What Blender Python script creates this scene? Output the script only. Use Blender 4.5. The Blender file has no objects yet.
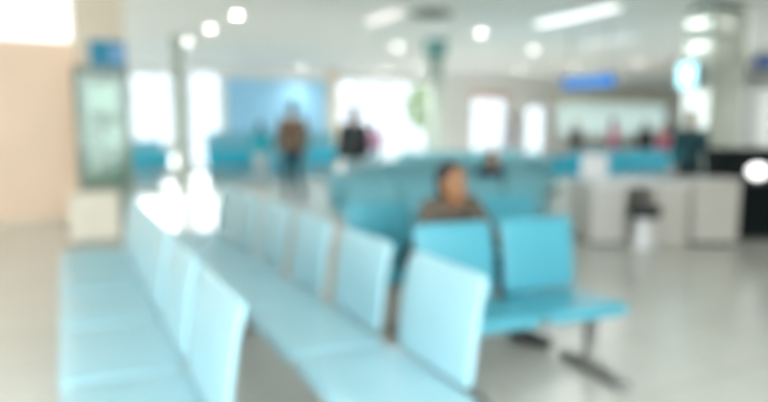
import bpy, bmesh, math, random
from mathutils import Vector, Matrix, noise
random.seed(7)
S = bpy.context.scene
C = S.collection
PI = math.pi
BACK = 18.2          # rear glazed wall
CEIL = 3.2

# ------------------------------------------------------------------ materials
def mat(name, col, rough=.5, metal=0., spec=.5, var=0., scale=8., bump=0., bscale=60., coat=0.):
    m = bpy.data.materials.new(name); m.use_nodes = True
    nt = m.node_tree; b = nt.nodes['Principled BSDF']
    b.inputs['Base Color'].default_value = (*col, 1)
    b.inputs['Roughness'].default_value = rough
    b.inputs['Metallic'].default_value = metal
    b.inputs['Specular IOR Level'].default_value = spec
    b.inputs['Coat Weight'].default_value = coat
    tc = nt.nodes.new('ShaderNodeTexCoord')
    if var:
        n = nt.nodes.new('ShaderNodeTexNoise'); n.inputs['Scale'].default_value = scale
        n.inputs['Detail'].default_value = 3
        nt.links.new(tc.outputs['Object'], n.inputs['Vector'])
        r = nt.nodes.new('ShaderNodeValToRGB')
        r.color_ramp.elements[0].position = .3; r.color_ramp.elements[1].position = .7
        r.color_ramp.elements[0].color = (*[c*(1-var) for c in col], 1)
        r.color_ramp.elements[1].color = (*[min(1, c*(1+var)) for c in col], 1)
        nt.links.new(n.outputs['Fac'], r.inputs['Fac'])
        nt.links.new(r.outputs['Color'], b.inputs['Base Color'])
    if bump:
        n = nt.nodes.new('ShaderNodeTexNoise'); n.inputs['Scale'].default_value = bscale
        nt.links.new(tc.outputs['Object'], n.inputs['Vector'])
        u = nt.nodes.new('ShaderNodeBump'); u.inputs['Strength'].default_value = bump
        u.inputs['Distance'].default_value = .004
        nt.links.new(n.outputs['Fac'], u.inputs['Height'])
        nt.links.new(u.outputs['Normal'], b.inputs['Normal'])
    return m

def emit(name, col, st):
    m = mat(name, col, .4)
    b = m.node_tree.nodes['Principled BSDF']
    b.inputs['Emission Color'].default_value = (*col, 1)
    b.inputs['Emission Strength'].default_value = st
    return m

def glass(name, tint=(.96, 1, .99)):
    m = bpy.data.materials.new(name); m.use_nodes = True
    nt = m.node_tree; nt.nodes.clear()
    o = nt.nodes.new('ShaderNodeOutputMaterial'); t = nt.nodes.new('ShaderNodeBsdfTransparent')
    g = nt.nodes.new('ShaderNodeBsdfGlossy'); x = nt.nodes.new('ShaderNodeMixShader')
    x.inputs[0].default_value = .07
    t.inputs['Color'].default_value = (*tint, 1); g.inputs['Roughness'].default_value = .03
    nt.links.new(t.outputs[0], x.inputs[1])
    nt.links.new(g.outputs[0], x.inputs[2]); nt.links.new(x.outputs[0], o.inputs[0])
    return m

def frosted(name):
    m = bpy.data.materials.new(name); m.use_nodes = True
    nt = m.node_tree; nt.nodes.clear()
    o = nt.nodes.new('ShaderNodeOutputMaterial'); t = nt.nodes.new('ShaderNodeBsdfTranslucent')
    g = nt.nodes.new('ShaderNodeBsdfDiffuse'); x = nt.nodes.new('ShaderNodeMixShader'); x.inputs[0].default_value = .6
    t.inputs['Color'].default_value = (.60, .67, .66, 1); g.inputs['Color'].default_value = (.75, .80, .78, 1)
    nt.links.new(t.outputs[0], x.inputs[1]); nt.links.new(g.outputs[0], x.inputs[2]); nt.links.new(x.outputs[0], o.inputs[0])
    return m

def floor_mat():
    m = mat('polished floor tile', (.62, .60, .53), .22, spec=.5)
    nt = m.node_tree; b = nt.nodes['Principled BSDF']
    tc = nt.nodes.new('ShaderNodeTexCoord')
    br = nt.nodes.new('ShaderNodeTexBrick')
    br.offset = 0; br.inputs['Scale'].default_value = 1.0
    br.inputs['Brick Width'].default_value = .6; br.inputs['Row Height'].default_value = .6
    br.inputs['Mortar Size'].default_value = .004
    br.inputs['Color1'].default_value = (.74, .72, .65, 1); br.inputs['Color2'].default_value = (.71, .695, .63, 1)
    br.inputs['Mortar'].default_value = (.45, .44, .4, 1)
    nt.links.new(tc.outputs['Object'], br.inputs['Vector'])
    n = nt.nodes.new('ShaderNodeTexNoise'); n.inputs['Scale'].default_value = 30
    nt.links.new(tc.outputs['Object'], n.inputs['Vector'])
    mx = nt.nodes.new('ShaderNodeMix'); mx.data_type = 'RGBA'; mx.blend_type = 'MULTIPLY'
    mx.inputs['Factor'].default_value = .15
    nt.links.new(br.outputs['Color'], mx.inputs['A']); nt.links.new(n.outputs['Color'], mx.inputs['B'])
    nt.links.new(mx.outputs['Result'], b.inputs['Base Color'])
    return m

def stripe_mat(name, c1, c2, scale):
    m = mat(name, c1, .85)
    nt = m.node_tree; b = nt.nodes['Principled BSDF']
    tc = nt.nodes.new('ShaderNodeTexCoord'); w = nt.nodes.new('ShaderNodeTexWave')
    w.bands_direction = 'Z'; w.inputs['Scale'].default_value = scale
    r = nt.nodes.new('ShaderNodeValToRGB'); r.color_ramp.interpolation = 'CONSTANT'
    r.color_ramp.elements[0].color = (*c1, 1); r.color_ramp.elements[1].color = (*c2, 1)
    r.color_ramp.elements[1].position = .6
    nt.links.new(tc.outputs['Object'], w.inputs['Vector']); nt.links.new(w.outputs['Fac'], r.inputs['Fac'])
    nt.links.new(r.outputs['Color'], b.inputs['Base Color'])
    return m

M = dict(
    floor=floor_mat(),
    ceiling=mat('ceiling paint', (.88, .90, .89), .9, var=.02, scale=1.5),
    wall=mat('white wall paint', (.88, .875, .85), .8, var=.02, scale=2),
    dado=mat('blue partition laminate', (.20, .50, .62), .4, var=.03, scale=2),
    beige=mat('beige wall paint', (.52, .50, .46), .8, var=.02, scale=2),
    peach=mat('peach wall panel', (.90, .68, .51), .55, var=.03, scale=1.2),
    tan=mat('tan column paint', (.76, .66, .52), .6, var=.03, scale=2),
    column=mat('pale green column paint', (.42, .50, .43), .35, var=.03, scale=3),
    teal_cap=mat('teal collar paint', (.14, .34, .32), .5),
    steelcol=mat('polished column cladding', (.74, .80, .73), .06, metal=.22, var=.03, scale=1.5),
    darkgreen=mat('dark green band', (.06, .12, .09), .5),
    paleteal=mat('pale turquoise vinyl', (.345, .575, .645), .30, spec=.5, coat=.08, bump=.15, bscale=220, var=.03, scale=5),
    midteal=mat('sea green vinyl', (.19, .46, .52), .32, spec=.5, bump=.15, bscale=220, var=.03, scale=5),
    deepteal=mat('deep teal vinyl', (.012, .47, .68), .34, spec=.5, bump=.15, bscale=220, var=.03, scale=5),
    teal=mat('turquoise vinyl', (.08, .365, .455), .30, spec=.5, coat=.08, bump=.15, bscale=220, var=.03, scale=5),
    steel=mat('brushed steel', (.36, .35, .33), .35, metal=.8, bump=.1, bscale=120),
    darksteel=mat('dark steel', (.10, .10, .10), .4, metal=.6),
    frame=mat('white window frame', (.78, .80, .80), .4),
    pane=glass('tinted window glass', (.57, .59, .605)),
    frosted=frosted('frosted glass'),
    cab=glass('cabinet glass', (.80, .92, .86)),
    greenframe=mat('grey green cabinet frame', (.27, .33, .28), .45, var=.04, scale=4),
    cream=mat('cream laminate', (.78, .72, .60), .5, var=.03, scale=4),
    desk=mat('beige grey laminate', (.68, .66, .62), .45, var=.04, scale=5),
    desk2=mat('light beige laminate', (.66, .62, .56), .45, var=.03, scale=5),
    desktop=mat('white desktop', (.86, .88, .88), .25),
    white=mat('white plastic', (.86, .86, .86), .35),
    black=mat('black lacquer', (.010, .014, .015), .6, spec=.06),
    blackpad=mat('black vinyl', (.03, .035, .035), .45, bump=.2, bscale=200),
    blueboard=mat('sky blue board', (.37, .69, .93), .55, var=.04, scale=1.5),
    bluesign=emit('blue sign face', (.0, .16, .52), .28),
    bluesign2=mat('deep blue sign face', (.0, .075, .30), .4),
    tealsign=mat('blue teal sign face', (.0, .25, .42), .4),
    signline=mat('pale blue sign band', (.22, .42, .72), .4),
    lamp=emit('warm lamp lens', (1., .97, .91), 16.),
    tube=emit('cool tube diffuser', (.97, 1., 1.), 1.0),
    tubewarm=emit('warm tube diffuser', (1., .93, .88), .45), tubedim=emit('dim tube diffuser', (.97, 1., .98), .25),
    lightbox=emit('lightbox acrylic', (1., .985, .94), .75),
    screen=emit('lit screen', (.45, .90, 1.), 1.2),
    globe=emit('lit globe', (1., 1., .97), 1.8),
    pink=mat('salmon trim', (.85, .45, .38), .6),
    butter=mat('pale yellow trim', (.85, .78, .52), .6),
    leaf=mat('tree leaf', (.46, .60, .30), .6, var=.2, scale=3),
    bark=mat('tree bark', (.22, .15, .09), .9, var=.2, scale=10),
    paving=mat('pale concrete paving', (.72, .72, .70), .9, var=.05, scale=1),
    eye=mat('eye white', (.42, .40, .38), .35), iris=mat('dark iris', (.02, .012, .008), .2),
    hair=mat('black hair', (.018, .016, .018), .55, bump=.4, bscale=90),
    skin=mat('brown skin', (.33, .155, .07), .55, var=.05, scale=12),
    skin2=mat('light brown skin', (.50, .29, .18), .55, var=.05, scale=12),
    lip=mat('lip skin', (.33, .12, .085), .5),
    shoe=mat('black leather shoe', (.012, .02, .02), .4),
)
def cloth(name, c): return mat(name, c, .9, var=.08, scale=25, bump=.3, bscale=70)

# ------------------------------------------------------------------ mesh helpers
def new_obj(name, bm, m, parent=None, smooth=False):
    me = bpy.data.meshes.new(name); bmesh.ops.recalc_face_normals(bm, faces=bm.faces); bm.to_mesh(me); bm.free()
    if smooth:
        for p in me.polygons: p.use_smooth = True
    me.materials.append(m)
    o = bpy.data.objects.new(name, me); C.objects.link(o)
    if parent: o.parent = parent
    return o

def tag(o, label, cat, group=None, kind=None):
    o['label'] = label; o['category'] = cat
    if group: o['group'] = group
    if kind: o['kind'] = kind
    return o

def empty(name, loc, rz=0., label=None, cat=None, group=None):
    o = bpy.data.objects.new(name, None); C.objects.link(o)
    o.location = loc; o.rotation_euler = (0, 0, rz); o.empty_display_size = .1
    if label: tag(o, label, cat, group)
    return o

def structure(name, bm, m, parent=None):
    o = new_obj(name, bm, m, parent)
    if parent is None: o['kind'] = 'structure'
    return o

def box(bm, x0, x1, y0, y1, z0, z1, bev=0., mtx=None):
    r = bmesh.ops.create_cube(bm, size=1)
    vs = r['verts']
    for v in vs:
        v.co = Vector(((x0+x1)/2 + v.co.x*(x1-x0), (y0+y1)/2 + v.co.y*(y1-y0), (z0+z1)/2 + v.co.z*(z1-z0)))
    if bev:
        es = list({e for v in vs for e in v.link_edges})
        rb = bmesh.ops.bevel(bm, geom=es, offset=bev, segments=2, profile=.6, affect='EDGES')
        vs = rb['verts']
    if mtx:
        for v in vs: v.co = mtx @ v.co
    return bm

def B(*a, **k): return box(bmesh.new(), *a, **k)

def loft(bm, rings, cap=True):
    rv = [[bm.verts.new(p) for p in r] for r in rings]
    n = len(rv[0])
    for a, b in zip(rv, rv[1:]):
        for i in range(n):
            bm.faces.new((a[i], a[(i+1) % n], b[(i+1) % n], b[i]))
    if cap:
        bm.faces.new(rv[0][::-1]); bm.faces.new(rv[-1])
    return bm

def frame_of(d):
    d = d.normalized()
    up = Vector((0, 0, 1)) if abs(d.z) < .92 else Vector((1, 0, 0))
    u = d.cross(up).normalized(); return u, u.cross(d).normalized()

def tube(bm, pts, r, n=12, cap=True):
    pts = [Vector(p) for p in pts]
    rr = r if isinstance(r, (list, tuple)) else [r]*len(pts)
    rings = []
    for i, p in enumerate(pts):
        d = pts[min(i+1, len(pts)-1)] - pts[max(i-1, 0)]
        u, v = frame_of(d)
        rings.append([p + (u*math.cos(2*PI*k/n) + v*math.sin(2*PI*k/n))*rr[i] for k in range(n)])
    return loft(bm, rings, cap)

def lathe(bm, prof, n=24, c=(0, 0, 0)):
    c = Vector(c)
    return loft(bm, [[c + Vector((r*math.cos(2*PI*k/n), r*math.sin(2*PI*k/n), z)) for k in range(n)] for r, z in prof])

def ell(bm, c, r, mtx=None, seg=20):
    rs = bmesh.ops.create_uvsphere(bm, u_segments=seg, v_segments=seg*2//3, radius=1)
    c = Vector(c)
    for v in rs['verts']:
        p = Vector((v.co.x*r[0], v.co.y*r[1], v.co.z*r[2])) + c
        v.co = mtx @ p if mtx else p
    return bm

# ------------------------------------------------------------------ beam seating
def pad_bm(prof, width, t, cr, cx=0.):
    """cushion following a side profile of (y, z) points with rounded corners"""
    pts = [Vector((0, y, z)) for y, z in prof]
    fine = []
    for i in range(len(pts)-1):
        p0 = pts[max(i-1, 0)]; p1 = pts[i]; p2 = pts[i+1]; p3 = pts[min(i+2, len(pts)-1)]
        for k in range(8):
            s = k/8
            fine.append(.5*((2*p1) + (p2-p0)*s + (2*p0-5*p1+4*p2-p3)*s*s + (3*p1-p0-3*p2+p3)*s**3))
    fine.append(pts[-1])
    L = [0.]
    for a, b in zip(fine, fine[1:]): L.append(L[-1] + (b-a).length)
    tot = L[-1]; bm = bmesh.new(); rings = []
    for i, p in enumerate(fine):
        d = (fine[min(i+1, len(fine)-1)] - fine[max(i-1, 0)]).normalized()
        nrm = Vector((0, -d.z, d.y))
        s = min(L[i], tot-L[i])
        hw = width/2 if s >= cr else width/2 - cr + math.sqrt(max(0, cr*cr-(cr-s)**2))
        e = t*.5
        th = t/2 if s >= e else max(.35*t/2, t/2*math.sqrt(max(0, 1-((e-s)/e)**2)))
        ring = []
        for k in range(20):
            a = 2*PI*k/20
            ca, sa = math.cos(a), math.sin(a)
            x = math.copysign(abs(ca)**.28, ca)*hw; n_ = math.copysign(abs(sa)**.55, sa)*th
            ring.append(p + Vector((cx + x, 0, 0)) + nrm*n_)
        rings.append(ring)
    return loft(bm, rings)

SEAT = [(-.225, .372), (-.222, .395), (-.195, .408), (-.05, .402), (.10, .392), (.17, .392)]
BACK_P = [(.168, .415), (.175, .50), (.188, .60), (.205, .70), (.230, .79)]
_cache = {}
def mesh_once(key, fn, m):
    if key not in _cache:
        bm = fn(); bmesh.ops.recalc_face_normals(bm, faces=bm.faces)
        me = bpy.data.meshes.new(key[0]); bm.to_mesh(me); bm.free()
        for p in me.polygons: p.use_smooth = True
        me.materials.append(m); _cache[key] = me
    return _cache[key]

def part(name, me, parent, loc=(0, 0, 0)):
    o = bpy.data.objects.new(name, me); C.objects.link(o); o.parent = parent; o.location = loc
    return o

def leg_bm():
    bm = bmesh.new()
    loft(bm, [[Vector((.030*math.cos(a)*s, .045*math.sin(a)*s + y, z)) for a in [2*PI*k/14 for k in range(14)]]
              for y, z, s in ((0, .05, 1.25), (0, .09, 1.0), (.0, .29, .95), (0, .325, 1.2))])
    return bm
def foot_bm():
    bm = bmesh.new()
    rings = []
    for y, h, w in ((-.27, .030, .018), (-.262, .036, .030), (-.12, .048, .034), (0, .062, .036), (.12, .048, .034), (.222, .036, .030), (.23, .030, .018)):
        rings.append([Vector((x*w, y, .004 + z*h)) for x, z in ((-1, 0), (1, 0), (1, .6), (.6, 1), (-.6, 1), (-1, .6))])
    return loft(bm, rings)
def support_bm():
    bm = bmesh.new()
    box(bm, -.025, .025, -.16, .175, .345, .372, .006)
    tube(bm, [(0, .16, .355), (0, .195, .40), (0, .208, .52), (0, .222, .62)], .014, 10)
    return bm

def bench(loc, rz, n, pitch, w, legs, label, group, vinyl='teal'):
    """row of n seats along local x, centred, facing local -y"""
    t = empty('waiting_bench', loc, rz, label, 'bench', group)
    half = n*pitch/2
    for i in range(n):
        x = -half + pitch*(i+.5)
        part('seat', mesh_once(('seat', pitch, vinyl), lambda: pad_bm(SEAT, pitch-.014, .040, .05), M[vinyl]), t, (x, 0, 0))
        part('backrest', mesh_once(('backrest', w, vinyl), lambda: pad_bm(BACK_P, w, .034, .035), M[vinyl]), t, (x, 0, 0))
        part('seat_bracket', mesh_once(('bracket',), support_bm, M['steel']), t, (x, 0, 0))
    L = max(abs(v) for v in legs)
    bl = max(half-.06, L+.05)
    new_obj('beam', B(-bl, bl, -.035, .035, .295, .345, .008), M['steel'], t)
    for x in legs:
        lg = part('leg', mesh_once(('leg',), leg_bm, M['steel']), t, (x, 0, 0))
        part('foot', mesh_once(('foot',), foot_bm, M['steel']), lg)
    return t

# front three benches and the rows behind
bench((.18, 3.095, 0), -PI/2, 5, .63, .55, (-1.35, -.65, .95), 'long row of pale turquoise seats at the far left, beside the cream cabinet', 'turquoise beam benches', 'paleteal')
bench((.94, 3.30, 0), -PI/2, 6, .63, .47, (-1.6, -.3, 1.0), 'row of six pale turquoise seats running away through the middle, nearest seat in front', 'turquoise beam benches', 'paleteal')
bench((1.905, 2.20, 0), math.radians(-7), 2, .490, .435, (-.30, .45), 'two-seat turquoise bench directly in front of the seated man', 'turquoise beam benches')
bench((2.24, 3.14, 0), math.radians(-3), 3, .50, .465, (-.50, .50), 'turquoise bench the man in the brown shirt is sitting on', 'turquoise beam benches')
rows = [
    (3.20, 4.40, 4, 0, 'sea green bench right behind the seated man\'s bench'),
    (3.80, 5.60, 5, 0, 'sea green bench with the small navy figure sitting on it'),
    (5.00, 6.80, 6, 0, 'sea green bench directly behind the navy figure\'s bench'),
    (6.00, 8.02, 6, 0, 'sea green bench second behind the navy figure\'s bench'),
    (7.20, 9.30, 6, 0, 'sea green bench third behind the navy figure, left of the white desk'),
    (9.45, 8.40, 6, PI, 'deep teal bench with its back to us, behind the white monitor on the desk'),
    (11.4, 9.60, 7, PI, 'deep teal bench, its back to us, before the people at the far windows'),
    (7.9, 10.9, 6, 0, 'sea green bench standing nearest the green column with teal collar'),
    (4.60, 14.6, 6, PI, 'deep teal bench below the large sky blue wall board'),
    (1.60, 14.6, 2, PI, 'small deep teal bench at the far left window, left of the slim column'),
]
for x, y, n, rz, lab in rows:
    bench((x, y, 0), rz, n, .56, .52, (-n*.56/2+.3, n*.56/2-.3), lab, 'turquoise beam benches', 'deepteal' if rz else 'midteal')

# ------------------------------------------------------------------ room shell
PY = 9.2; X0, X1, Y0 = -7., 34., -7.
structure('floor', B(X0, X1, Y0, BACK+.3, -.12, 0), M['floor'])
structure('ceiling', box(B(X0, 16.2, -1.2, BACK+.3, CEIL, CEIL+.15), 16.2, X1, 8.9, BACK+.3, CEIL, CEIL+.15), M['ceiling'])
structure('unseen_wall_left', B(X0-.2, X0, 1.0, PY+.2, 0, CEIL), M['wall'])  # unseen; near end placed to control daylight on the benches
structure('unseen_wall_rear', B(2.6, 16.2, -1.4, -1.2, 0, CEIL), M['wall'])  # unseen; added to cut rear daylight and sky in the polished column
structure('unseen_wall_right', box(box(B(16.2, X1, 8.9, 9.1, 0, CEIL), 16.2, 16.4, -1.4, 4.8, 0, CEIL), 16.2, 16.4, 7.6, 9.0, 0, CEIL), M['beige'])  # unseen; jog and gap invented to pour daylight into the hall

structure('unseen_wall_far', B(X1, X1+.2, 8.9, 16.3, 0, CEIL), M['wall'])  # unseen; cut short so daylight brightens the far right
openings = [  # x0, x1, z0, z1, mullions, rails, name
    (1.25, 2.85, .80, 2.85, 3, 1, 'window_1'), (3.30, 4.20, .12, 2.95, 1, 1, 'window_2'),
    (7.95, 11.75, 0, 2.90, 4, 1, 'door_1'), (13.35, 15.0, .45, 2.45, 2, 1, 'window_3'),
    (15.95, 16.95, 0, 2.20, 1, 0, 'door_2'), (17.6, 24.2, 1.0, 2.45, 7, 1, 'window_4')]
bm = bmesh.new(); xp = X0
for x0, x1, z0, z1, *_ in openings:
    box(bm, xp, x0, BACK, BACK+.25, 0, CEIL); xp = x1
    if z0 > 0: box(bm, x0, x1, BACK, BACK+.25, 0, z0)
    box(bm, x0, x1, BACK, BACK+.25, z1, CEIL)
box(bm, xp, X1, BACK, BACK+.25, 0, CEIL)
structure('wall_back', bm, M['wall'])
for x0, x1, z0, z1, nm, nr, name in openings:
    w = empty(name, ((x0+x1)/2, BACK+.1, 0)); w['kind'] = 'structure'
    a, b = x0-w.location.x, x1-w.location.x
    bm = bmesh.new(); f = .06
    for p in ((a, a+f, z0, z1), (b-f, b, z0, z1), (a, b, z0, z0+f), (a, b, z1-f, z1)):
        box(bm, p[0], p[1], -.05, .05, p[2], p[3])
    for k in range(1, nm):
        x = a + (b-a)*k/nm; box(bm, x-.025, x+.025, -.04, .04, z0, z1)
    for k in range(nr):
        z = z0 + (z1-z0)*.74; box(bm, a, b, -.035, .035, z-.025, z+.025)
    new_obj(name.split('_')[0]+'_frame', bm, M['frame'], w)
    new_obj('glass_pane', B(a+f, b-f, -.006, .006, z0+f, z1-f), M['frosted' if name == 'window_4' else 'pane'], w)
    if name.startswith('door'):
        bm = bmesh.new()
        for sx in (-.09, .09) if nm > 1 else (.30,):
            tube(bm, [(sx, -.05, .85), (sx, -.11, .87), (sx, -.11, 1.25), (sx, -.05, 1.27)], .014, 8)
        new_obj('door_handle', bm, M['steel'], w, True)
structure('trim_1', B(13.25, 15.10, BACK-.05, BACK, 2.45, 2.62, .01), M['pink'])
structure('trim_2', B(17.3, 24.5, BACK-.08, BACK, 2.45, 2.66, .01), M['butter'])
structure('trim_3', B(7.60, 7.90, BACK-.18, BACK, 0, CEIL, .01), M['tan'])
structure('baseboard_back', B(17.0, X1, BACK-.02, BACK, 0, .12), M['frame'])

# left: peach wall, white lit fascia over it, tan pier
PY = 9.2
structure('wall_peach', B(X0, .21, PY, PY+.22, 0, 2.40), M['peach'])
structure('baseboard_left', B(X0, .21, PY-.015, PY, 0, .10), M['tan'])
fas = empty('lightbox_fascia', (-3.31, PY, 2.40), 0, 'long glowing white lightbox fascia above the peach wall', 'lightbox')
new_obj('housing', B(-3.6, 3.5, .02, .22, .0, .80, .01), M['frame'], fas)
new_obj('diffuser', B(-3.56, 3.46, -.01, .02,   .03, .78, .004), M['lightbox'], fas)
structure('pillar_tan', B(.22, .80, PY-.20, PY+.35, 0, CEIL, .01), M['tan'])
s = empty('wall_sign', (.585, PY-.20, 2.25), 0, 'square blue sign fixed high on the tan pillar', 'sign')
new_obj('sign_panel', B(-.22, .22, -.06, -.005, -.18, .18, .008), M['tealsign'], s)
new_obj('sign_band', B(.03, .19, -.066, -.06, -.10, .12), M['signline'], s)

# glazed cabinet below that sign
cb = empty('display_cabinet', (.47, PY-.46, 0), 0, 'tall grey-green glazed cabinet standing below the blue pillar sign', 'cabinet')
new_obj('base', B(-.32, .32, -.21, .21, 0, .55, .01), M['greenframe'], cb)
bm = bmesh.new()
for sx in (-1, 1):
    for sy in (-1, 1):
        box(bm, sx*.295-.03, sx*.295+.03, sy*.18-.03, sy*.18+.03, .55, 2.02)
box(bm, -.325, .325, -.21, .21, 1.96, 2.05, .008)
new_obj('frame', bm, M['greenframe'], cb)
new_obj('back_panel', B(-.27, .27, .165, .18, .55, 1.96), M['greenframe'], cb)
for z in (.56, 1.02, 1.48): new_obj('shelf', B(-.265, .265, -.16, .16, z, z+.015), M['cab'], cb)
for sx in (-1, 1):
    d = new_obj('door', B(sx*.135-.125, sx*.135+.125, -.196, -.188, .57, 1.95), M['cab'], cb)
    bm = bmesh.new(); tube(bm, [(sx*.03, -.197, 1.15), (sx*.03, -.225, 1.16), (sx*.03, -.225, 1.30), (sx*.03, -.197, 1.31)], .007, 8)
    new_obj('handle', bm, M['steel'], d, True)
for i, (x, z, w, h, lab) in enumerate(((.02, 1.495, .34, .34, 'large white carton on the top shelf of the glazed cabinet'),
                                       (.06, 1.035, .28, .26, 'white carton on the middle shelf of the glazed cabinet'))):
    o = new_obj('carton', B(-w/2, w/2, -.1, .1, 0, h, .006), M['white']); o.location = (.47+x, PY-.46, z+.001)
    tag(o, lab, 'box')
# cream low cabinet
lc = empty('low_cabinet', (.26, 7.40, 0), 0, 'low cream cabinet beyond the far end of the left bench', 'cabinet')
new_obj('body', B(-.25, .25, -.20, .22, .05, .56, .012), M['cream'], lc)
new_obj('plinth', B(-.22, .22, -.16, .2, 0, .05), M['greenframe'], lc)
for sx in (-1, 1):
    d = new_obj('door', B(sx*.12-.115, sx*.12+.115, -.216, -.201, .08, .53, .004), M['cream'], lc)
    bm = bmesh.new(); ell(bm, (sx*.03, -.226, .36), (.011, .011, .011), seg=10); new_obj('knob', bm, M['steel'], d, True)

structure('wall_partition', B(3.20, 6.75, 15.7, 15.8, 0, 1.20, .01), M['dado'])
structure('wall_partition_left', B(.85, 2.15, 15.7, 15.8, 0, 1.02, .01), M['dado'])
fl = empty('glow_globe', (2.30, 14.6, 0), 0, 'added white globe glowing as a bright spot beside the slim left column', 'lamp')  # globe and post added to give a bright spot of unknown source
bm = bmesh.new(); lathe(bm, [(.10, 0), (.10, .02), (.03, .04), (.03, .42)], 20); new_obj('post', bm, M['steel'], fl, True)
bm = bmesh.new(); ell(bm, (0, 0, .53), (.13, .13, .13), seg=24); new_obj('globe', bm, M['globe'], fl, True)
# columns
def slim_column(x, y, r, label, cm='teal_cap', h=.36):
    c = empty('round_column', (x, y, 0), 0, label, 'column')
    c['kind'] = 'structure'
    bm = bmesh.new(); lathe(bm, [(r*1.25, 0), (r*1.25, .06), (r, .07), (r, CEIL-h)], 28)
    new_obj('shaft', bm, M['column'], c, True)
    bm = bmesh.new(); lathe(bm, [(r*1.02, CEIL-h), (r*1.5, CEIL-h+.03), (r*1.5, CEIL-.0)], 28)
    new_obj('collar', bm, M[cm], c)
slim_column(2.22, 13.5, .10, 'slim pale green round column before the left windows', 'column', .12)
slim_column(7.35, 11.4, .165, 'pale green round column with dark teal collar in mid hall')
c = empty('clad_column', (9.28, 6.17, 0), 0, 'wide square column in polished grey-green cladding at the right', 'column'); c['kind'] = 'structure'
new_obj('shaft', B(-.42, .42, -.23, .23, 0, CEIL-.09, .012), M['steelcol'], c)
new_obj('collar', B(-.36, .40, -.20, .20, CEIL-.09, CEIL), M['darkgreen'], c)
new_obj('plinth', B(-.44, .44, -.25, .25, 0, .12, .01), M['darkgreen'], c)

# big blue board
bb = empty('wall_board', (5.95, BACK, 0), 0, 'large plain sky blue board on the far back wall', 'board')
new_obj('panel', B(-1.62, 1.62, -.05, -.005, 1.02, 2.80, .004), M['blueboard'], bb)
bm = bmesh.new()
for p in ((-1.66, -1.61, 1.0, 2.82), (1.61, 1.66, 1.0, 2.82), (-1.66, 1.66, .98, 1.03), (-1.66, 1.66, 2.79, 2.84)):
    box(bm, p[0], p[1], -.065, -.004, p[2], p[3])
new_obj('frame', bm, M['frame'], bb)

# ------------------------------------------------------------------ ceiling fittings
def downlight(x, y, label):
    t = empty('downlight', (x, y, CEIL), 0, label, 'ceiling light', 'round downlights')
    bm = bmesh.new(); lathe(bm, [(.085, -.004), (.125, -.004), (.13, -.012), (.10, -.030), (.085, -.022)], 24)
    new_obj('ring', bm, M['white'], t, True)
    bm = bmesh.new(); lathe(bm, [(.02, -.012), (.088, -.012), (.088, -.020), (.03, -.026)], 24)
    new_obj('lens', bm, M['lamp'], t)
    l = bpy.data.lights.new('downlight_lamp', 'SPOT'); l.energy = 14 if x < 3 else 48 if y > 15 else 115 if y > 11 else 75; l.spot_size = 2.4; l.spot_blend = 1.
    l.shadow_soft_size = .18; l.color = (1, .985, .95)
    lo = bpy.data.objects.new('downlight_lamp', l); C.objects.link(lo); lo.location = (x, y, CEIL-.12)
for x, y, lab in ((2.71, 10.4, 'round downlight upper left, nearest of the row leading to the slim column'),
                  (2.60, 12.0, 'round downlight second in the row leading to the slim column'),
                  (2.52, 13.9, 'round downlight just above the slim left column'),
                  (6.54, 17.55, 'bright round downlight in front of the sky blue board'),
                  (7.51, 9.98, 'round downlight between the green column and the long tube light'),
                  (10.17, 11.44, 'round downlight right above the far desk, left of the blue hanging sign'),
                  (14.8, 12.15, 'round downlight to the right of the blue hanging sign'),
                  (7.0, 12.5, 'faint round downlight left of the teal collared column'),
                  (9.2, 17.3, 'round downlight over the bright entrance, left one'),
                  (9.9, 16.3, 'round downlight over the bright entrance, beside the collared column'),
                  (14.18, 14.05, 'round downlight directly above the blue hanging sign'),
                  (13.3, 15.6, 'far round downlight above the pink trimmed window'),
                  (10.77, 4.90, 'round downlight beside the clad column, mirrored in its cladding'),
                  (14.95, 2.12, 'round downlight far right, mirrored small in the clad column')):
    downlight(x, y, lab)
def troffer(x, y, L, w, m, label, P=16):
    t = empty('tube_light', (x, y, CEIL), 0, label, 'ceiling light', 'tube light fittings')
    new_obj('housing', B(-w/2-.03, w/2+.03, -L/2-.03, L/2+.03, -.055, .0, .006), M['white'], t)
    new_obj('diffuser', B(-w/2, w/2, -L/2, L/2, -.072, -.055, .005), m, t)
    l = bpy.data.lights.new('tube_lamp', 'AREA'); l.shape = 'RECTANGLE'; l.size = w*.9; l.size_y = L*.95; l.energy = P; l.color = (.97, 1, 1)
    lo = bpy.data.objects.new('tube_lamp', l); C.objects.link(lo); lo.location = (x, y, CEIL-.076)
troffer(7.70, 7.65, 1.75, .22, M['tube'], 'long bright tube light at the top, nearest the clad column')
troffer(10.5, 9.5, 1.3, .22, M['tubedim'], 'fainter tube light above the blue hanging sign')
troffer(4.90, 9.2, 1.1, .22, M['tubewarm'], 'warm white tube light beside the round ceiling vent')
v = empty('ceiling_vent', (5.55, 8.75, CEIL), 0, 'round dark grey ceiling vent beside the warm tube light', 'vent')
bm = bmesh.new(); lathe(bm, [(.02, -.002), (.36, -.002), (.36, -.02), (.30, -.05), (.30, -.012), (.02, -.012)], 32)
new_obj('rim', bm, M['greenframe'], v, True)
for r in (.25, .18, .11):
    bm = bmesh.new(); lathe(bm, [(r-.05, -.014), (r, -.014), (r+.03, -.05), (r+.02, -.054), (r-.02, -.03)], 28)
    new_obj('vane', bm, M['darksteel'], v, True)
bm = bmesh.new(); lathe(bm, [(.01, -.012), (.06, -.014), (.05, -.05), (.01, -.055)], 20); new_obj('hub', bm, M['darksteel'], v, True)

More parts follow.
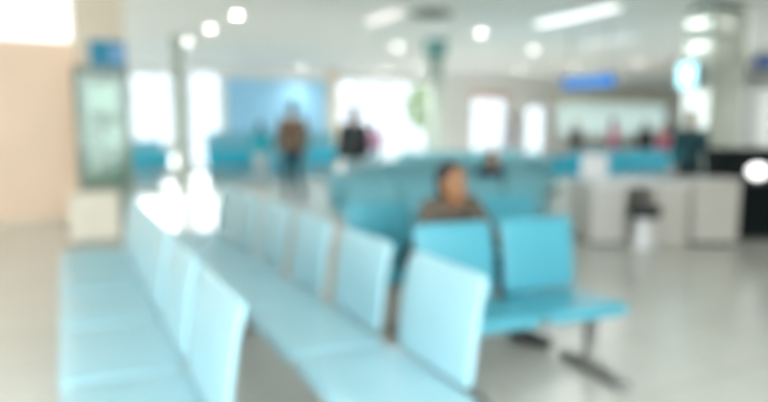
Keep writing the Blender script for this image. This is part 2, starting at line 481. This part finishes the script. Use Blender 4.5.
def hang_sign(x, y, L, z0, z1, m, label, band=True):
    t = empty('hanging_sign', (x, y, z0), 0, label, 'sign', 'hanging blue signs')
    new_obj('panel', B(-.04, .04, -L/2, L/2, 0, z1-z0, .008), m, t)
    for s in (-1, 1):
        bm = bmesh.new(); tube(bm, [(0, s*L*.38, z1-z0), (0, s*L*.38, CEIL-z0)], .012, 8); new_obj('rod', bm, M['steel'], t, True)
    if band: new_obj('sign_band', B(-.046, -.04, -L*.28, L*.40, (z1-z0)*.42, (z1-z0)*.62), M['signline'], t)
hang_sign(9.0, 8.55, 1.25, 2.06, 2.28, M['bluesign'], 'bright blue directional sign hanging between tube light and far windows')
hang_sign(8.0, 4.38, .76, 2.04, 2.20, M['bluesign2'], 'dark blue sign hanging at the right edge, right of the clad column', False)

# television on the clad column
tv = empty('television', (8.86, 6.20, 2.10), 0, 'small glowing screen bracketed on the left face of the clad column', 'television')
new_obj('bracket', B(-.14, -.001, -.05, .05, -.05, .05, .006), M['darksteel'], tv)
new_obj('casing', B(-.20, -.13, -.175, .175, -.21, .21, .012), M['black'], tv)
new_obj('screen', B(-.204, -.199, -.15, .15, -.18, .185), M['screen'], tv)

# ------------------------------------------------------------------ desk group (turned towards us)
A = math.radians(-27)
dk = empty('reception_desk', (4.88, 4.70, 0), A, 'white topped beige reception desk with kneehole, right of the benches', 'desk')
new_obj('desktop', B(.13, 1.22, -.03, .84, .645, .685, .008), M['desktop'], dk)
ped = new_obj('pedestal', B(.15, .52, .0, .78, .03, .645, .008), M['desk'], dk)
for z0, z1 in ((.06, .24), (.26, .43), (.45, .63)):
    d = new_obj('drawer', B(.17, .50, -.014, -.001, z0, z1, .004), M['desk'], ped)
    bm = bmesh.new(); tube(bm, [(.28, -.014, (z0+z1)/2), (.29, -.035, (z0+z1)/2), (.39, -.035, (z0+z1)/2), (.40, -.014, (z0+z1)/2)], .006, 8)
    new_obj('handle', bm, M['steel'], d, True)
new_obj('side_panel', B(.82, 1.20, .0, .78, .0, .645, .008), M['desk2'], dk)
new_obj('back_panel', B(.52, .82, .70, .73, .10, .645), M['desk'], dk)
new_obj('foot_rail', B(.17, .50, .03, .75, .0, .03), M['darksteel'], dk)
def on_desk(x, y, z=0): return Vector((4.88, 4.70, z)) + Matrix.Rotation(A, 3, 'Z') @ Vector((x, y, 0))
mo = empty('desk_monitor', on_desk(.27, .30, .685), A, 'white monitor with rounded corners on the left end of the desk', 'monitor')
new_obj('casing', B(-.15, .15, -.03, .04, .03, .30, .025), M['white'], mo, True)
new_obj('screen', B(-.125, .125, .041, .043, .06, .275), M['black'], mo)
new_obj('stand', B(-.04, .04, .0, .03, .012, .06, .006), M['white'], mo)
new_obj('base', B(-.10, .10, -.08, .09, .0, .012, .004), M['white'], mo)
st = empty('stool', on_desk(.66, -.14), A, 'small stool with black pad and white pedestal before the kneehole', 'stool')
bm = bmesh.new(); lathe(bm, [(.06, .33), (.150, .335), (.165, .36), (.165, .44), (.15, .465), (.05, .475)], 28); new_obj('seat', bm, M['blackpad'], st, True)
bm = bmesh.new(); lathe(bm, [(.125, .0), (.125, .02), (.11, .10), (.10, .25), (.10, .33)], 28); new_obj('pedestal', bm, M['white'], st, True)
kb = empty('keyboard', on_desk(.80, .45, .685), A, 'low white keyboard lying on the middle of the desk', 'keyboard')
new_obj('body', B(-.20, .20, -.065, .065, .001, .018, .004), M['white'], kb)
bm = bmesh.new()
for i in range(14):
    for j in range(4): box(bm, -.185+i*.0265, -.163+i*.0265, -.052+j*.027, -.030+j*.027, .018, .024)
new_obj('keys', bm, M['frame'], kb)
sc = empty('side_cabinet', on_desk(1.23, -.06), A, 'grey-beige side cabinet between the reception desk and the black counter', 'cabinet')
new_obj('body', B(.0, .50, .0, .34, .04, .70, .01), M['desk2'], sc)
new_obj('top', B(-.01, .51, -.012, .345, .70, .725, .006), M['desk'], sc)
new_obj('plinth', B(.02, .48, .03, .32, 0, .04), M['darksteel'], sc)
d = new_obj('door', B(.02, .48, -.011, -.001, .06, .68, .003), M['desk2'], sc)
bm = bmesh.new(); ell(bm, (.43, -.022, .42), (.012, .012, .012), seg=10); new_obj('knob', bm, M['steel'], d, True)
bk = empty('black_counter', on_desk(1.88, .34), A, 'tall black lacquered counter at the right edge of the hall', 'counter')
new_obj('body', B(.0, 1.5, .26, .62, .0, .98, .008), M['black'], bk)
new_obj('top', B(-.03, 1.53, .20, .66, .98, 1.03, .008), M['black'], bk)
new_obj('ledge', B(.02, 1.5, .0, .26, .62, .66, .006), M['black'], bk)
new_obj('front_panel', B(.02, 1.5, .03, .06, .0, .62), M['black'], bk)
gl = empty('glow_globe', Vector(on_desk(1.88, .34)) + Matrix.Rotation(A, 3, 'Z') @ Vector((.36, .13, .66)), A, 'glowing white oval on the ledge of the black counter', 'lamp')  # glowing white oval set where the counter ledge shows bright white
bm = bmesh.new(); ell(bm, (0, 0, .115), (.105, .085, .080), seg=28); new_obj('globe', bm, M['globe'], gl, True)
bm = bmesh.new(); lathe(bm, [(.07, .0), (.07, .015), (.03, .025), (.035, .045)], 20); new_obj('base', bm, M['steel'], gl, True)

# ------------------------------------------------------------------ people
def remesh(bm, vox, sm=4):
    me = bpy.data.meshes.new('tmp'); bm.to_mesh(me); bm.free()
    o = bpy.data.objects.new('tmp', me); C.objects.link(o)
    r = o.modifiers.new('r', 'REMESH'); r.mode = 'VOXEL'; r.voxel_size = vox
    s = o.modifiers.new('s', 'SMOOTH'); s.iterations = sm; s.factor = .5
    dg = bpy.context.evaluated_depsgraph_get(); dg.update()
    out = bpy.data.meshes.new_from_object(o.evaluated_get(dg))
    bpy.data.objects.remove(o); bpy.data.meshes.remove(me)
    for p in out.polygons: p.use_smooth = True
    return out
def capsule(bm, p1, p2, r1, r2, ends=(1, 1)):
    p1, p2 = Vector(p1), Vector(p2)
    tube(bm, [p1, p1.lerp(p2, .5), p2], [r1, (r1+r2)/2*1.02, r2], 14)
    if ends[0]: ell(bm, p1, (r1,)*3, seg=14)
    if ends[1]: ell(bm, p2, (r2,)*3, seg=14)
def section(bm, secs, grow=0.):
    """torso loft: (centre, half width, half depth); rings stand square to the spine"""
    rings = []
    for i, (c, a, b) in enumerate(secs):
        c = Vector(c); d = (Vector(secs[min(i+1, len(secs)-1)][0]) - Vector(secs[max(i-1, 0)][0])).normalized()
        u = Vector((1, 0, 0)); v = d.cross(u).normalized()
        rings.append([c + u*math.copysign(abs(math.cos(t))**.8, math.cos(t))*(a+grow) + v*math.sin(t)*(b+grow) for t in [2*PI*k/24 for k in range(24)]])
    loft(bm, rings)

def hand(bm, wrist, d, n, side, curl=.5, k=1.):
    d = Vector(d).normalized(); n = Vector(n); n = (n - d*n.dot(d)).normalized(); s = d.cross(n).normalized()*side
    w = Vector(wrist)
    loft(bm, [[w + d*q*k + s*math.cos(t)*a*k + n*math.sin(t)*b*k for t in [2*PI*i/14 for i in range(14)]]
              for q, a, b in ((-.01, .026, .019), (.03, .036, .017), (.07, .041, .015), (.092, .039, .012))])
    for i, (o, L) in enumerate(((.030, .068), (.010, .077), (-.011, .072), (-.031, .056))):
        p = w + (d*.085 + s*o)*k; ang = 0.
        for j, fr in enumerate((.45, .31, .24)):
            ang += curl*(.5 if j == 0 else .75)
            q = p + (d*math.cos(ang) + n*math.sin(ang) + s*o*.6)*L*fr*k
            capsule(bm, p, q, .0090*k*(1-.06*j), .0086*k*(1-.08*j)); p = q
    p = w + (d*.025 + s*.030)*k
    for L, a, b in ((.040, .75, .65), (.030, .35, .9)):
        q = p + (s*a + d*b + n*.35).normalized()*L*k; capsule(bm, p, q, .0115*k, .0095*k); p = q

def person(loc, rz, H, pose, skin, shirt, trousers, label, hair_m=None, long_hair=False, sleeves='long', vox=.010, skirt=False, extra=None, cat='person', group=None, bulk=.014):
    k = H/1.75
    t = empty('person', loc, rz, label, cat, group)
    P = dict(pelvis=(0, 0, .94), waist=(0, .005, 1.10), chest=(0, .0, 1.30), neck=(0, .02, 1.475), head=(0, -.01, 1.615), hp=0, hy=0,
             hl=(.09, 0, .91), kl=(.10, -.015, .50), al=(.105, .02, .085), tl=(.12, -.17, .03),
             hr=(-.09, 0, .91), kr=(-.10, -.015, .50), ar=(-.105, .02, .085), tr=(-.12, -.17, .03),
             sl=(.185, .01, 1.41), el=(.235, .02, 1.13), wl=(.245, -.06, .89), dl=(0, -.12, -1), nl=(-1, 0, 0),
             sr=(-.185, .01, 1.41), er=(-.235, .02, 1.13), wr=(-.245, -.06, .89), dr=(0, -.12, -1), nr=(1, 0, 0), curl=.4, slim=1.)
    P.update(pose)
    V = {a: (Vector(b)*k if isinstance(b, tuple) and a not in ('dl', 'nl', 'dr', 'nr') else b) for a, b in P.items()}
    pv, wa, ch, ne, hd = (V[a] for a in ('pelvis', 'waist', 'chest', 'neck', 'head'))
    top = ch.lerp(ne, .72)
    secs = [(pv - (wa-pv).normalized()*.10*k, .10*k, .08*k), (pv, .165*k, .115*k), (wa, .140*k, .10*k), (wa.lerp(ch, .6), .158*k, .108*k),
            (ch, .170*k, .112*k), (top, .155*k, .085*k), (ch.lerp(ne, .95), .07*k, .055*k)]
    secs = [(c_, a_*P['slim'], b_) for c_, a_, b_ in secs]
    # body
    bm = bmesh.new(); section(bm, secs)
    capsule(bm, ne - (ne-ch).normalized()*.05*k, hd + Vector((0, .015, -.03))*k, .056*k, .052*k)
    for sd in 'lr':
        s = 1 if sd == 'l' else -1
        capsule(bm, V['s'+sd], V['e'+sd], .050*k, .038*k); capsule(bm, V['e'+sd], V['w'+sd], .038*k, .026*k)
        hand(bm, V['w'+sd], V['d'+sd], V['n'+sd], s, V['curl'], k)
        capsule(bm, V['h'+sd], V['k'+sd], .080*k, .053*k); capsule(bm, V['k'+sd], V['a'+sd], .053*k, .036*k)
        capsule(bm, V['a'+sd] - Vector((0, 0, .03))*k, V['t'+sd], .036*k, .028*k)
    HM = Matrix.Translation(hd) @ Matrix.Rotation(V['hy'], 4, 'Z') @ Matrix.Rotation(V['hp'], 4, 'X') @ Matrix.Scale(k, 4)
    ell(bm, (0, .012, .035), (.075, .093, .100), HM); ell(bm, (0, -.022, -.045), (.060, .064, .072), HM)
    ell(bm, (0, -.060, -.085), (.026, .026, .022), HM, 12)
    ell(bm, (0, -.088, -.018), (.013, .020, .026), HM, 12); ell(bm, (0, -.102, -.032), (.017, .013, .011), HM, 12)
    ell(bm, (0, -.072, .034), (.050, .018, .012), HM, 12)
    for s in (-1, 1): ell(bm, (s*.076, .012, -.008), (.010, .020, .032), HM, 12)
    for s in (-1, 1): ell(bm, (s*.042, -.062, -.028), (.020, .018, .016), HM, 12)
    o = part('body', remesh(bm, vox, 3), t); o.data.materials.append(skin)
    for s in (-1, 1):
        bm = bmesh.new(); ell(bm, (s*.031, -.072, .010), (.0145, .0125, .0095), HM, 12); e = new_obj('eye', bm, M['eye'], t, True)
        bm = bmesh.new(); ell(bm, (s*.031, -.0835, .010), (.0078, .0032, .0078), HM, 10); new_obj('iris', bm, M['iris'], e, True)
    bm = bmesh.new(); ell(bm, (0, -.083, -.056), (.024, .008, .0048), HM, 12); ell(bm, (0, -.081, -.065), (.020, .008, .0055), HM, 12)
    new_obj('lips', bm, M['lip'], t, True)
    bm = bmesh.new(); ell(bm, (0, .030, .056), (.084, .096, .096), HM)
    ell(bm, (0, .050, -.01), (.076, .066, .080), HM)
    if long_hair:
        ell(bm, (0, .065, -.09), (.080, .050, .14), HM)
        for s in (-1, 1): ell(bm, (s*.070, .03, -.06), (.022, .045, .12), HM)
    o = part('hair', remesh(bm, .010, 2), t); o.data.materials.append(hair_m or M['hair'])
    # clothes
    g = bulk*k; bm = bmesh.new(); hem = (pv + (wa-pv).normalized()*-.04*k, .172*k, .125*k)
    section(bm, [hem] + secs[1:6] + [(ch.lerp(ne, .90), .080*k, .068*k)], g)
    for sd in 'lr':
        capsule(bm, V['s'+sd], V['e'+sd], .066*k, .054*k)
        e, w = V['e'+sd], V['w'+sd]
        if sleeves == 'long': capsule(bm, e, e.lerp(w, .93), .054*k, .040*k, (1, 0))
    o = part('shirt', remesh(bm, .011, 4), t); o.data.materials.append(shirt)
    bm = bmesh.new()
    if skirt:
        section(bm, [((V['kl']+V['kr'])/2 + Vector((0, 0, -.08)), .21*k, .16*k), (pv + Vector((0, 0, -.1)), .19*k, .14*k), (pv, .17*k, .118*k)], .012*k)
    else:
        section(bm, [secs[0], (pv, .168*k, .120*k), (pv.lerp(wa, .5), .155*k, .11*k)], .008*k)
        for sd in 'lr':
            capsule(bm, V['h'+sd], V['k'+sd], .096*k, .068*k); capsule(bm, V['k'+sd], V['k'+sd].lerp(V['a'+sd], .95), .068*k, .056*k, (1, 0))
    o = part('skirt' if skirt else 'trousers', remesh(bm, .011, 4), t); o.data.materials.append(trousers)
    for sd in 'lr':
        a, q = V['a'+sd], V['t'+sd]; bm = bmesh.new()
        f = q - a; f.z = 0; f.normalize(); hz = a - f*.035*k
        capsule(bm, (hz.x, hz.y, .045*k), (a.x+f.x*.05*k, a.y+f.y*.05*k, .055*k), .044*k, .046*k)
        capsule(bm, (a.x+f.x*.05*k, a.y+f.y*.05*k, .048*k), (q.x, q.y, .036*k), .045*k, .034*k)
        me = remesh(bm, .009, 3)
        for vv in me.vertices: vv.co.z = max(vv.co.z, .002)
        o = part('shoe', me, t); o.data.materials.append(M['shoe'])
    if extra: extra(t, k, V)
    return t

# the man sitting behind the two-seat bench: leans forward, left forearm hanging by his knee
man_shirt = stripe_mat('brown grey striped shirt', (.10, .085, .065), (.16, .12, .09), 14)
sit = dict(pelvis=(0, .0, .50), waist=(0, -.07, .63), chest=(.02, -.18, .79), neck=(.0, -.27, .925), head=(-.045, -.315, 1.015), hp=-.05, hy=.05, slim=.86,
           hl=(.10, -.02, .49), kl=(.25, -.44, .50), al=(.39, -.48, .085), tl=(.46, -.64, .03),
           hr=(-.10, -.02, .49), kr=(-.17, -.43, .50), ar=(-.15, -.42, .085), tr=(-.16, -.60, .03),
           sl=(.185, -.22, .87), el=(.27, -.33, .68), wl=(.27, -.47, .58), dl=(.0, -.30, -.9), nl=(-.6, .5, -.5),
           sr=(-.145, -.22, .87), er=(-.20, -.25, .64), wr=(-.15, -.44, .60), dr=(.4, -.5, -.2), nr=(.1, -.2, -1), curl=.55)
person((1.91, 3.05, .0), .1, 1.63, sit, M['skin'], man_shirt, cloth('black trousers', (.012, .025, .03)),
       'man in a striped brown shirt seated behind the two-seat bench, leaning forward', vox=.008)

walk = dict(kl=(.10, -.10, .50), al=(.10, .02, .085), tl=(.11, -.17, .03), kr=(-.10, -.02, .50), ar=(-.10, .20, .10), tr=(-.11, .03, .03))
stand = dict()
person((3.53, 10.04, 0), PI, 1.74, dict(walk, el=(.26, .02, 1.14), er=(-.26, .02, 1.14)), M['skin2'], cloth('brown jacket', (.17, .115, .075)), cloth('dark teal trousers', (.015, .06, .085)),
       'man in a brown jacket standing with his back turned, left of the dark figure', bulk=.03)
def backpack(t, k, V):
    bm = bmesh.new(); box(bm, -.17*k, .17*k, .12*k, .30*k, .98*k, 1.46*k, .05)
    p = new_obj('backpack', bm, M['blackpad'], t, True); p['label'] = 'black backpack'
    bm = bmesh.new(); box(bm, -.12*k, .12*k, .29*k, .34*k, 1.02*k, 1.24*k, .02); new_obj('pocket', bm, M['blackpad'], p, True)
    for s in (-1, 1):
        bm = bmesh.new(); tube(bm, [(s*.11*k, .15*k, 1.44*k), (s*.12*k, .02*k, 1.505*k), (s*.125*k, -.115*k, 1.40*k), (s*.14*k, -.135*k, 1.22*k), (s*.16*k, .0, 1.06*k), (s*.14*k, .14*k, 1.02*k)], .016*k, 8)
        new_obj('strap', bm, M['blackpad'], p, True)
person((3.87, 8.28, 0), PI, 1.60, stand, M['skin2'], cloth('charcoal jacket', (.02, .04, .045)), cloth('pale blue grey trousers', (.42, .60, .63)),
       'person in a charcoal jacket and pale trousers carrying a black backpack', extra=backpack, bulk=.03)
person((3.95, 13.4, 0), PI*.9, 1.43, stand, M['skin2'], cloth('turquoise blouse', (.03, .38, .48)), cloth('pale grey trousers', (.50, .55, .56)),
       'dark-haired person in a turquoise top standing below the sky blue board', long_hair=True)
person((6.95, 13.6, 0), PI, 1.46, stand, M['skin2'], cloth('mauve blouse', (.42, .20, .32)), cloth('blue grey skirt', (.22, .38, .45)),
       'short person in a mauve top against the bright entrance', long_hair=True, skirt=True)
kid = dict(pelvis=(0, 0, .50), waist=(0, .03, .66), chest=(0, .03, .86), neck=(0, .01, 1.03), head=(0, -.03, 1.165),
           hl=(.09, -.02, .49), kl=(.11, -.42, .50), al=(.11, -.43, .085), tl=(.12, -.60, .03), hr=(-.09, -.02, .49), kr=(-.11, -.42, .50), ar=(-.11, -.43, .085), tr=(-.12, -.60, .03),
           sl=(.18, .02, .97), el=(.24, -.06, .70), wl=(.13, -.28, .62), dl=(-.2, -1, -.1), nl=(0, 0, -1), sr=(-.18, .02, .97), er=(-.24, -.06, .70), wr=(-.13, -.28, .62), dr=(.2, -1, -.1), nr=(0, 0, -1))
person((4.36, 5.55, 0), 0, 1.38, kid, M['skin2'], cloth('navy hooded top', (.008, .025, .06)), cloth('navy trousers', (.01, .02, .045)),
       'small figure in a navy top sitting on a bench below the pink trimmed window', bulk=.03, long_hair=True)
person((7.63, 5.35, 0), -.8, 1.52, stand, M['skin'], cloth('slate blue jacket', (.025, .085, .10)), cloth('dark slate trousers', (.03, .05, .06)),
       'person in a slate blue jacket standing behind the desk, left of the clad column')
person((13.2, 12.9, 0), 0, 1.52, stand, M['skin2'], cloth('dark grey coat', (.05, .05, .055)), cloth('grey trousers', (.12, .12, .13)),
       'person in a dark grey coat, first from the left at the far right windows')
person((14.3, 12.5, 0), PI*.2, 1.60, stand, M['skin2'], cloth('rose pink top', (.55, .12, .28)), cloth('rose grey skirt', (.3, .2, .26)),
       'person in a rose pink top at the far right windows', long_hair=True, skirt=True)
person((14.55, 11.6, 0), -PI*.1, 1.52, stand, M['skin'], cloth('black cardigan', (.03, .025, .035)), cloth('black trousers with fade', (.04, .04, .05)),
       'person in a black cardigan beside the pink figures at the far windows', long_hair=True)
person((14.0, 10.6, 0), PI*.1, 1.42, stand, M['skin2'], cloth('crimson top', (.55, .03, .12)), cloth('dark plum skirt', (.08, .04, .06)),
       'person in a crimson top, last from the left at the far right windows', long_hair=True, skirt=True)
person((11.3, 13.6, 0), PI, 1.70, stand, M['skin2'], cloth('lilac grey tunic', (.42, .40, .45)), cloth('lilac grey trousers', (.42, .42, .48)),
       'person in lilac grey clothes between the two bright openings in mid background')

# ------------------------------------------------------------------ outdoors
structure('pavement', B(X0-6, X1+6, BACK+.3, BACK+30, -.15, -.02), M['paving'])
def tree(x, y, h, label):
    t = empty('tree', (x, y, -.02), 0, label, 'tree', 'trees outside')
    bm = bmesh.new(); tube(bm, [(0, 0, 0), (.05, .02, h*.3), (.0, .05, h*.6)], [.12, .09, .05], 10); new_obj('trunk', bm, M['bark'], t, True)
    bm = bmesh.new()
    for i in range(420):
        a = random.uniform(0, 2*PI); u = random.uniform(-1, 1); r = random.uniform(.55, 1)**.5
        c = Vector((math.cos(a)*math.sqrt(1-u*u)*r*h*.30, math.sin(a)*math.sqrt(1-u*u)*r*h*.30, h*.68 + u*r*h*.30))
        n_ = Vector((random.gauss(0, 1), random.gauss(0, 1), random.gauss(0, 1))).normalized(); p, q = frame_of(n_)
        vs = [bm.verts.new(c + p*.16*math.cos(w) + q*.09*math.sin(w)) for w in (0, 1.05, 2.1, 3.14, 4.2, 5.2)]
        bm.faces.new(vs)
    new_obj('foliage', bm, M['leaf'], t)
tree(13.4, 21.4, 3.2, 'bright green tree outside the entrance glazing')

# ------------------------------------------------------------------ daylight, camera
w = bpy.data.worlds.new('day'); S.world = w; w.use_nodes = True
bg = w.node_tree.nodes['Background']; bg.inputs['Color'].default_value = (.90, .965, 1., 1); bg.inputs['Strength'].default_value = 3.0

su = bpy.data.lights.new('sun', 'SUN'); so = bpy.data.objects.new('sun', su); C.objects.link(so)
su.energy = 5; su.angle = math.radians(14); su.color = (1, .99, .97)
so.location = (4, 30, 12); so.rotation_euler = Vector((-.10, -.86, -.29)).to_track_quat('-Z', 'Y').to_euler()

cam = bpy.data.cameras.new('camera'); co = bpy.data.objects.new('camera', cam); C.objects.link(co); S.camera = co
cam.sensor_width = 36; cam.lens = 600/768*36
phi = math.atan(319/600); pt = math.atan(71/600)
co.location = (0, 0, 1.25); co.rotation_euler = (PI/2 - pt, 0, -phi)
cam.clip_end = 200; cam.clip_start = .05
cam.dof.use_dof = True; cam.dof.focus_distance = .40
cam.dof.aperture_fstop = (cam.lens/1000) / (18.5*.40/600)
cam.dof.aperture_blades = 0

S.view_settings.view_transform = 'Standard'; S.view_settings.look = 'None'
S.view_settings.gamma = 1; S.view_settings.use_curve_mapping = False
S.view_settings.exposure = 0.82
S.cycles.use_denoising = True
S.cycles.max_bounces = 10; S.cycles.diffuse_bounces = 6; S.cycles.transparent_max_bounces = 16
S.cycles.sample_clamp_indirect = 6
